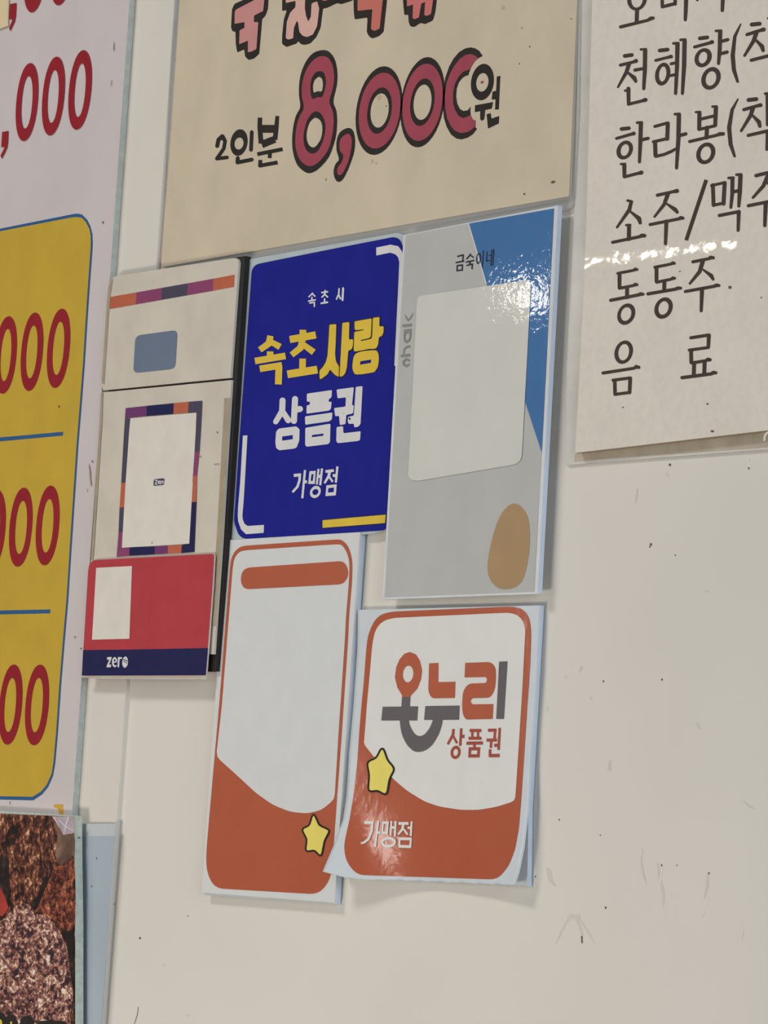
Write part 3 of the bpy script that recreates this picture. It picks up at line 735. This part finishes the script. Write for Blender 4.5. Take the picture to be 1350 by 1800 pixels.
for i, m in enumerate((orange_m, magenta_m, slate_m, magenta_m, orange_m)):
    (a, b), (c, e) = hd[i], hd[i + 1]
    flat('frame_strip', zp, m, [([(a, b - 8), (c, e - 8), (c - 1, e + 13), (a - 1, b + 13)], [])], dZ)
flat('header_mark', zp, mat('slate_blue_print', (92, 104, 122), .4), [(rounded([(238, 590), (312, 580), (308, 648), (234, 656)], 10), [])], dZ)
o = flat('dirt_specks', zp, speck_m, many(B8, [(1040, 322, 4), (1075, 318, 3)], [(1060, 80, 6), (1064, 90, 4)], [(936, 262, 8), (937, 264, 8)], [(578, 902, 7), (578, 905, 7)]), dZ + EPS)
o['kind'] = 'stuff'

# ------------------------------------------------------------------ red payment card
RC = crop(130, 960, 4.355)
R0, R1 = Z1 + 1.1, Z1 + 2.2
rc = thing('payment_card', 'red and navy payment card with a blank white square, under the worn payment board', 'card', 255, 1187)
plate('card_back', rc, zwhite_m, RC([(62, 990), (60, 1006), (200, 1015), (1010, 1018), (1015, 985)]), R0 - .9, R0 - .1)
plate('card', rc, cardred_m, RC(rounded([(152, 107), (432, 92), (1075, 58), (1062, 300), (1010, 989), (60, 992), (108, 190), (118, 132)], 22, 3)), R0, R1, mat('card_edge', (196, 188, 178), .5))
flat('navy_band', rc, navy_m, [(RC([(70, 796), (432, 792), (1027, 780), (1010, 988), (60, 991)]), [])], R1 + EPS)
flat('blank_label', rc, qrwhite_m, [(RC([(170, 166), (444, 152), (424, 709), (138, 716)]), [])], R1 + EPS)
ZR = crop(170, 1140, 22.5)
flat('lettering', rc, white_m, many(ZR, ([(420, 340), (590, 332), (585, 395), (490, 640), (575, 632), (560, 740), (385, 742), (395, 690), (500, 435), (400, 440)], []), [(660, 540, 50), (770, 530, 50), (770, 430, 60), (712, 365, 66), (652, 430, 70), (635, 560, 72), (665, 670, 70), (712, 712, 66), (765, 680, 56)],
                                     [(872, 365, 70), (855, 715, 66)], [(880, 430, 60), (920, 375, 70), (975, 372, 66)], (E(1122, 537, 115, 222, 12), [])), R1 + 2 * EPS)
flat('letter_stripes', rc, navy_m, many(ZR, ([(1045, 420), (1228, 500)], 26), ([(1035, 485), (1212, 580)], 20), cap='b'), R1 + 3 * EPS)

# ------------------------------------------------------------------ blue sign
S0, S1 = 1.0, 4.6
bs = thing('blue_sign', 'deep blue rounded sign with yellow and white Korean lettering', 'sign', 550, 945)
plate('acrylic_plate', bs, acryl_m, rounded([(437, 456), (700, 409), (714, 416), (700, 640), (684, 928), (655, 938), (401, 953), (411.5, 756)], 6), S0, S1 - .4)
bluepts = rounded([(443, 466), (567, 441), (700, 415), (710, 440), (698, 640), (680, 931.8), (661, 933.1), (422, 947.6), (411, 918), (412, 906), (422, 756)], 14, 5)
plate('sign_face', bs, deepblue_m, bluepts, S1 - .4, S1)
dS = S1 + EPS
K1 = crop(350, 740, 6.925)
K2 = crop(550, 350, 2.935)
flat('corner_bracket', bs, white_m, [(K1([(533, 178), (588, 175), (555, 760), (540, 1000), (527, 1150), (532, 1200), (552, 1250), (590, 1278), (790, 1265), (785, 1362), (570, 1378), (510, 1320), (475, 1220), (470, 1150), (474, 1050), (500, 750)]), [])], dS)
flat('corner_bracket', bs, white_m, [(K2([(327, 250), (400, 235), (440, 243), (460, 270), (468, 310), (458, 460), (432, 860), (420, 860), (438, 500), (446, 325), (440, 300), (426, 285), (400, 276), (327, 291)]), [])], dS)
B1 = crop(560, 490, 9.474)
flat('lettering', bs, white_m, many(B1, [(108, 196, 26), (110, 212, 26)], [(55, 230, 28), (150, 216, 28)], [(112, 225, 28), (95, 270, 28), (55, 305, 24)], [(105, 262, 24), (148, 302, 28)], ([(100, 335), (98, 390)], 26), ([(45, 408), (146, 392)], 30),
                                     [(342, 165, 24), (335, 260, 28), (298, 338, 24)], [(335, 260, 22), (362, 330, 28)], ([(408, 158), (398, 355)], 34),
                                     [(-100, 240, 24), (-160, 300, 24)], [(-105, 250, 24), (-60, 290, 24)], ([(-110, 310), (-112, 350)], 24), ([(-165, 372), (-55, 352)], 26), ([(-145, 405), (-70, 392), (-72, 460)], 24)), dS)
sa = [[(180, 765), (295, 755), (285, 1050), (275, 1250), (290, 1380), (340, 1460), (335, 1635), (270, 1600), (190, 1510), (150, 1590), (65, 1655), (20, 1680), (15, 1530), (65, 1480), (120, 1390), (150, 1280), (165, 1050)],
      [(395, 735), (512, 720), (505, 1015), (575, 1005), (570, 1120), (545, 1180), (495, 1195), (470, 1480), (445, 1570), (400, 1625), (348, 1632), (370, 1250), (385, 950)],
      [(598, 710), (885, 660), (870, 960), (850, 985), (700, 1020), (705, 1040), (880, 1000), (893, 950), (905, 650), (1015, 635), (1010, 795), (1085, 790), (1080, 900), (1050, 955), (1005, 970), (990, 1100), (960, 1160), (880, 1170), (860, 1165), (610, 1212), (585, 1195), (595, 885), (745, 858), (757, 840), (615, 858), (600, 835)]]
ng = [(700, 1215), (930, 1190), (985, 1225), (1003, 1310), (990, 1450), (950, 1525), (900, 1560), (650, 1595), (590, 1565), (565, 1490), (570, 1380), (600, 1270)]
ngh = [(695, 1375), (878, 1345), (870, 1400), (690, 1432)]
sok = [S([(-260, 850), (-262, 930)], 110, 'b'), S([(-480, 1012), (-45, 935)], 120, 'b'), S([(-262, 1000, 105), (-300, 1150, 110), (-450, 1270, 100)], cap='b'), S([(-275, 1080, 90), (-80, 1225, 110)], cap='b'), S([(-265, 1330), (-268, 1500)], 110, 'b'),
       S([(-520, 1592), (-20, 1512)], 130, 'b'), S([(-800, 950, 105), (-830, 1080, 110), (-980, 1185, 100)], cap='b'), S([(-815, 1040, 90), (-640, 1135, 110)], cap='b'), S([(-805, 1210), (-808, 1310)], 110, 'b'), S([(-1060, 1370), (-550, 1285)], 110, 'b'),
       S([(-980, 1500), (-610, 1440)], 110, 'b'), S([(-660, 1450), (-670, 1760)], 115, 'b')]
drk = []
for p in sa + [ng]:
    drk += outline(p, 24)
flat('lettering_outline', bs, ink_m, mapped(B1, drk), dS)
flat('lettering', bs, signyel_m, mapped(B1, [(rounded(p, 22, 3), []) for p in sa] + [(smooth(ng, 3), [ngh])] + [q for s in sok for q in s]), dS + EPS)
WW = crop(470, 660, 7.5)
flat('lettering', bs, white_m, mapped(WW, [(rounded(p, 16, 3), h) for p, h in [
    ([(912, 185), (1140, 155), (1115, 390), (1140, 395), (1130, 500), (1040, 520), (1030, 640), (955, 655), (945, 530), (895, 540), (878, 430), (1030, 410), (1035, 288), (925, 302)], []),
    ([(1165, 150), (1255, 140), (1228, 640), (1200, 675), (1145, 685), (1140, 635), (1075, 640), (1058, 610), (1065, 545), (1140, 530)], []), ([(912, 680), (998, 668), (1002, 762), (1230, 735), (1222, 845), (1205, 862), (930, 893), (908, 870)], []),
    ([(520, 240), (852, 192), (845, 290), (810, 312), (806, 348), (848, 345), (838, 440), (815, 462), (515, 505), (518, 395), (560, 385), (563, 345), (520, 345)], []), ([(495, 540), (858, 488), (850, 580), (815, 605), (500, 650)], []),
    ([(500, 690), (832, 635), (825, 880), (800, 905), (515, 940), (498, 915)], [[(590, 785), (740, 765), (738, 795), (585, 815)]]),
    ([(150, 700), (380, 670), (425, 710), (420, 860), (385, 950), (350, 965), (155, 987), (115, 955), (105, 880), (115, 740)], [[(195, 805), (335, 785), (335, 840), (195, 860)]])]]
    + S([(200, 330, 80), (195, 470, 80), (110, 610, 70)]) + S([(205, 480, 70), (275, 590, 80)]) + S([(365, 310), (350, 600)], 80) + S([(370, 450), (430, 442)], 80)), dS)
flat('punch_hole', bs, ink_m, mapped(WW, [(E(1083, 570, 12, 16, 0, 10), []), (E(1008, 500, 4, 5, 0, 8), [])]), dS + EPS)
GG = crop(500, 810, 12.27)
flat('lettering', bs, white_m, many(GG, [(200, 318, 68), (335, 300, 62)], [(332, 272, 56), (325, 420, 54), (280, 560, 54), (172, 678, 48)], ([(443, 200), (385, 808)], 48), ([(430, 455), (488, 450)], 60),
                                     ([(540, 225), (675, 215), (655, 500), (512, 500)], [[(582, 292), (628, 285), (612, 432), (565, 435)]]), ([(735, 175), (698, 510)], 44), ([(810, 165), (770, 528)], 48), ([(725, 335), (800, 335)], 64),
                                     ring((667, 672, 117, 132, 22), (667, 673, 66, 64, 10)), [(885, 232, 60), (1065, 208, 60)], [(975, 240, 60), (955, 330, 60), (862, 485, 44)], [(965, 340, 40), (1040, 455, 46)], ([(1042, 320), (1110, 315)], 64),
                                     ([(1142, 122), (1108, 470)], 48), ([(905, 530), (1128, 505), (1108, 745), (885, 762)], [[(948, 590), (1070, 575), (1062, 675), (938, 685)]]), cap='b'), dS)
K4 = crop(400, 650, 4.821)
bar = [(805, 1275), (1258, 1235), (1340, 1228), (1335, 1298), (1258, 1305), (805, 1340)]
flat('bar_outline', bs, ink_m, mapped(K4, outline(bar, 10)), dS)
flat('yellow_bar', bs, signyel_m, [(K4(bar), [])], dS + EPS)

# ------------------------------------------------------------------ silver and blue card
V0, V1 = S1 + .3, S1 + 3.2
sv = thing('silver_card', 'silver and blue plastic card with a blank white panel, right of the deep blue sign', 'card', 815, 1050)
plate('card_plate', sv, mat('white_acrylic', (184, 186, 186), .3, .4), [(709.5, 413), (981, 361), (967, 628), (945, 1044), (672, 1054), (696.5, 620)], V0, V1, mat('acrylic_side', (176, 186, 198), .3, .4))
dV = V1 + EPS
flat('silver_field', sv, silver_m, [([(713, 414), (824, 393), (974, 367), (960.5, 630), (939, 1040), (676, 1050), (700, 625)], [])], dV)
flat('blue_field', sv, steel_m, [([(824, 393), (973.5, 366.5), (960.5, 630), (952, 795), (855, 499)], [])], dV + EPS)
flat('field_edge', sv, white_m, [([(822.5, 393.5), (824.5, 393), (855.6, 499), (853.6, 499.5)], [])], dV + 2 * EPS)
flat('blank_panel', sv, panel_m, [(rounded([(733, 524), (739, 519.5), (925, 492.4), (933.5, 496), (926.5, 629), (917, 806), (908, 816), (730, 846), (717, 840), (728, 629)], 9, 4), [])], dV + 3 * EPS)
flat('printed_shape', sv, ochre_m, [(smooth([(905, 885), (928, 910), (930, 970), (915, 1025), (880, 1035), (858, 1010), (862, 960), (880, 905)], 4), [])], dV + EPS)
KT = crop(790, 430, 15)
flat('lettering', sv, mat('card_black', (26, 26, 40), .4), many(KT, ([(205, 312), (375, 270)], 38), ([(362, 280), (345, 440)], 32), ([(162, 475), (385, 432)], 36), ([(205, 535), (195, 700)], 30), ([(200, 558), (350, 530)], 36), ([(342, 520), (332, 690)], 30), ([(190, 688), (345, 664)], 34),
     [(548, 225, 14), (545, 270, 34), (445, 385, 34)], [(555, 280, 28), (638, 342, 34)], ([(425, 462), (650, 415)], 34), ([(538, 440), (530, 545)], 34), ([(448, 550), (612, 510)], 34), ([(603, 500), (592, 645)], 32),
     ring((767, 363, 67, 148, 12), (767, 363, 40, 110, 8)), ([(895, 155), (863, 605)], 28), ([(990, 180), (975, 440)], 26), ([(965, 434), (1062, 415)], 32), ([(1028, 292), (1112, 272)], 24), ([(1118, 128), (1090, 562)], 28), ([(1170, 115), (1138, 558)], 28), cap='b'), dV + 2 * EPS)
VT = crop(690, 540, 18)
flat('lettering', sv, gray_m, many(VT, [(385, 235, 10), (430, 330, 36), (490, 430, 44)], [(642, 180, 10), (590, 300, 36), (490, 430, 44)], ([(310, 592), (602, 558)], 82), ([(360, 705), (595, 685), (580, 960), (540, 1080), (430, 1140), (360, 1080), (345, 930)], [E(465, 930, 68, 118, 12, 20)]),
     [(552, 1235, 76), (430, 1265, 62), (362, 1330, 40), (348, 1480, 40)], ([(258, 1545), (545, 1512)], 80), [(540, 1690, 60), (430, 1640, 60), (345, 1710, 60), (345, 1810, 60), (430, 1865, 60), (530, 1800, 60)], cap='b'), dV + 2 * EPS)

# ------------------------------------------------------------------ left orange-bordered merchant sign
T0, T1 = .6, 5.2
ol = thing('merchant_sign', 'white merchant sign with an orange border and orange foot, below the blue sign', 'sign', 475, 1580)
plate('acrylic_board', ol, mat('white_acrylic', (184, 186, 186)), [(399.5, 951), (634, 936), (589, 1589.5), (359.6, 1573)], T0, T1 - 1.0, mat('acrylic_side', (176, 186, 198)))
plate('sign_sheet', ol, paper_m, [(397.7, 949.4), (632.8, 935.5), (587.8, 1586.7), (354.4, 1569)], T1 - .9, T1, mat('card_edge', (196, 188, 178)))
dT = T1 + EPS
oout = [(425.9, 959.5), (595, 948), (602, 949.7), (611.6, 959), (616.8, 973.6), (619.5, 990), (618.9, 1020), (616, 1053), (613.3, 1086.7), (611.9, 1120), (600, 1298), (587, 1476), (584, 1510), (581.8, 1538), (575.5, 1553), (564.4, 1566.7), (551, 1571.6), (383.3, 1561.8), (371, 1551), (363.3, 1529), (362.2, 1507),
        (364.3, 1475.6), (385, 1240), (404, 1000), (406, 983), (410.4, 972.5), (416.6, 965)]
owhite = [(428, 967.6), (595, 956.6), (601, 958), (607, 966), (612, 977), (614.5, 992), (613.5, 1020), (610.8, 1053), (608, 1086.7), (606.5, 1120), (594.5, 1298), (588, 1405), (565, 1424), (540, 1430), (510, 1427), (480, 1415), (450, 1394), (420, 1366), (380, 1330), (390, 1240), (409, 1000), (411, 986), (414, 978), (420, 971)]
flat('orange_field', ol, orr_m, [(rounded(oout, 9, 2), [])], dT)
flat('white_field', ol, paper_m, [(rounded(owhite, 9, 2), [])], dT + EPS)
flat('orange_banner', ol, orr_m, [(rounded([(432, 998), (604, 986), (612, 1000), (612, 1014), (603, 1027), (430, 1036), (423, 1024), (424, 1008)], 10), [])], dT + 2 * EPS)
st = [(551, 1432), (560, 1452), (578, 1460), (569, 1477), (563.6, 1504), (553.3, 1493), (538.5, 1495.5), (541, 1475), (532, 1458), (545, 1452)]
sr = flat('printed_star', ol, ink_m, mapped(lambda z: z, outline(rounded(st, 4, 2), 6.6)), dT + 2 * EPS)
flat('star_fill', sr, star_m, [(rounded(st, 4, 2), [])], dT + 3 * EPS)

# ------------------------------------------------------------------ right orange-bordered sticker, curling off its board
U0, U1 = .5, 3.4
orr = thing('merchant_sticker', 'curling merchant sticker with large orange and charcoal logo above an orange foot', 'sticker', 770, 1555)
plate('backing_board', orr, mat('white_acrylic', (184, 186, 186)), [(632, 1075), (949, 1064), (929, 1420), (927, 1558), (604, 1543)], U0, U1, mat('acrylic_side', (176, 186, 198)))
bl, brt, tl = W(599, 1541, U1), W(919, 1556, U1), W(629, 1072, U1)
DX, DZ_ = brt.x - bl.x, tl.z - bl.z


def lift(p):
    u, v = (p.x - bl.x) / DX, (p.z - bl.z) / DZ_
    g = max(0.0, 1 - v / .5) ** 2
    g2 = max(0.0, 1 - v / .6) ** 1.6
    h = 13.0 * g * max(0.0, 1 - u / .55) ** 2 + 5.5 * g2 * max(0.0, (u - .5) / .5) ** 1.6
    h += 1.1 * math.exp(-((v - .42) / .10) ** 2) * max(0.0, 1 - u / .25) ** 2
    return h


def warp(px, py, d):
    h = 0.0
    for _ in range(12):
        p = W(px, py, U1 + .35 + d + h)
        h = .5 * h + .5 * lift(p)
    return p


pap = [(629, 1072), (628.4, 1137.8), (625.3, 1184.5), (620.7, 1246.7), (613.5, 1325), (611.5, 1362), (609, 1400), (603, 1440), (586, 1487), (567, 1532), (600, 1541), (631.5, 1545.8), (778, 1551.4), (905, 1556.7), (913, 1533), (921.7, 1489), (930, 1419.4), (934, 1336), (939.7, 1266.7), (945.3, 1183), (948, 1116.7), (950, 1064)]
o = flat('sticker_sheet', orr, film_paper, [(pap, [])], 0.0, warp)
sol = o.modifiers.new('thickness', 'SOLIDIFY')
sol.thickness = 0.00025
sol.offset = -1
rout = [(628, 1340), (631.6, 1284), (634.7, 1246.7), (639.3, 1200), (644, 1137.8), (647, 1116), (653.3, 1100.4), (661, 1087), (672, 1079), (690, 1075), (900, 1066), (918, 1070), (929, 1082), (933, 1100), (933.6, 1116.7), (932, 1169), (927, 1239), (921.7, 1322), (916, 1405.6), (912, 1455.6), (905, 1494), (894, 1522), (880, 1539.7), (868, 1545.8),
        (631.5, 1538), (619, 1528.7), (608, 1511.6), (604.5, 1490), (606.7, 1474), (614.5, 1440), (622, 1393)]
rwhite = [(639.3, 1307.8), (640.3, 1300), (645.6, 1231), (650, 1184.5), (654, 1137.8), (656.5, 1120.7), (660, 1108), (668, 1096), (680, 1089), (695, 1086), (895, 1077), (910, 1081), (920, 1092), (923.5, 1106), (923, 1116.7), (919, 1197), (913, 1294), (905.5, 1407.8), (874, 1418), (840, 1423.8), (809, 1423.5), (771.6, 1417.6), (746.7, 1409), (715.6, 1390), (692, 1370), (662.7, 1337)]
flat('orange_field', orr, orr_gloss, [(rounded(rout, 9, 2), [])], EPS * 1.3, warp)
flat('white_field', orr, film_white, [(rounded(rwhite, 7, 2), [])], EPS * 2.6, warp)
NN = crop(660, 1130, 5.625)
dU = EPS * 3.9
flat('logo_letter', orr, orr_m, mapped(NN, [(smooth([(340, 90), (400, 115), (440, 180), (460, 270), (450, 360), (415, 450), (350, 522)], 1) + [(346, 535), (262, 535)] + [(262, 518), (215, 440), (192, 340), (205, 240), (240, 160), (285, 108)], [E(322, 308, 52, 83, 5)])]), dU, warp)
flat('logo_letter', orr, dkgray_m, mapped(NN, [([(262, 535), (346, 535), (340, 628), (422, 628), (412, 768), (330, 768), (336, 800), (350, 840), (380, 890), (405, 912), (432, 922), (460, 918), (490, 900), (530, 850), (552, 805), (567, 762), (480, 762), (492, 625), (832, 620), (826, 760), (665, 762), (658, 805), (645, 850), (625, 905), (600, 950), (570, 998), (540, 1030), (505, 1057), (470, 1072), (425, 1080), (395, 1075), (370, 1065), (330, 1030), (300, 990), (272, 935), (255, 880), (245, 825), (240, 768), (57, 768), (70, 632), (255, 630)], [])]), dU, warp)
flat('logo_letter', orr, orr_m, mapped(NN, [([(530, 203), (623, 198), (620, 388), (790, 385), (785, 545), (575, 548), (555, 538), (540, 520), (528, 490), (522, 455)], [])]), dU, warp)
flat('logo_letter', orr, orr_m, mapped(NN, [([(887, 198), (1110, 190), (1138, 196), (1160, 210), (1178, 235), (1188, 265), (1191, 330), (1185, 420), (1176, 465), (1160, 500), (1142, 525), (1120, 542), (965, 547), (950, 556), (942, 572), (944, 592), (965, 608), (1165, 605), (1158, 752), (905, 758), (888, 748), (875, 730), (864, 700), (858, 660), (856, 600), (862, 510), (873, 470), (890, 440), (912, 416), (940, 402), (1080, 397), (1096, 388), (1102, 365), (1097, 345), (1085, 338), (880, 342)], [])]), dU, warp)
flat('logo_letter', orr, dkgray_m, mapped(NN, [([(1222, 185), (1305, 182), (1270, 752), (1193, 752)], [])]), dU, warp)
QQ = crop(775, 1270, 11.25)
flat('lettering', orr, mat('brick_letter', (142, 62, 46), .4), many(QQ, [(248, 128, 52), (240, 235, 54), (135, 432, 46)], [(245, 270, 40), (318, 410, 50)], ([(402, 115), (380, 460)], 50), ([(420, 275), (465, 275)], 66), ring((290, 590, 100, 132, 10), (290, 592, 48, 70, 6)),
     ([(568, 158), (800, 158)], 62), ([(620, 180), (620, 300)], 46), ([(732, 180), (732, 300)], 46), ([(545, 312), (800, 312)], 60), ([(505, 410), (828, 405)], 64), ([(665, 420), (662, 510)], 50), ([(550, 488), (778, 488), (762, 692), (540, 692)], [[(600, 550), (720, 550), (715, 628), (590, 628)]]),
     ([(930, 155), (1098, 150)], 62), ([(1075, 130), (1055, 340)], 48), ([(900, 350), (1108, 345)], 62), ([(992, 370), (985, 502)], 48), ([(1162, 105), (1138, 540)], 48), ([(1052, 450), (1150, 448)], 64), ([(972, 530), (968, 680)], 50), ([(950, 655), (1160, 652)], 66), cap='b'), dU, warp)
TT = crop(620, 1420, 11.25)
flat('lettering', orr, film_white, many(TT, ([(225, 290), (415, 290)], 58), [(390, 270, 46), (375, 460, 48), (310, 620, 50), (220, 688, 44), (160, 700, 34)], ([(505, 250), (440, 775)], 46), ([(490, 490), (550, 490)], 52),
     ([(582, 268), (715, 268), (695, 522), (562, 520)], [[(615, 320), (668, 320), (660, 472), (604, 470)]]), ([(765, 262), (747, 548)], 38), ([(850, 262), (832, 570)], 40), ([(760, 390), (845, 390)], 52), ring((708, 681, 147, 106, 5), (707, 681, 100, 52, 3)),
     ([(905, 308), (1105, 308)], 54), [(1000, 320, 48), (985, 420, 50), (895, 530, 36)], [(1000, 410, 36), (1085, 530, 44)], ([(1085, 395), (1150, 395)], 48), ([(1165, 268), (1147, 558)], 40), ([(908, 582), (1170, 588), (1155, 795), (900, 788)], [[(945, 640), (1128, 640), (1120, 738), (942, 735)]]), cap='b'), dU, warp)
SS = crop(560, 1300, 3.214)
st = SS([(360, 48), (385, 120), (425, 165), (395, 220), (380, 310), (335, 282), (285, 290), (292, 200), (278, 130), (330, 108)])
sr = flat('printed_star', orr, ink_m, outline(rounded(st, 6, 3), 7.0), dU, warp)
flat('star_fill', sr, star_m, [(rounded(st, 6, 3), [])], dU + EPS, warp)
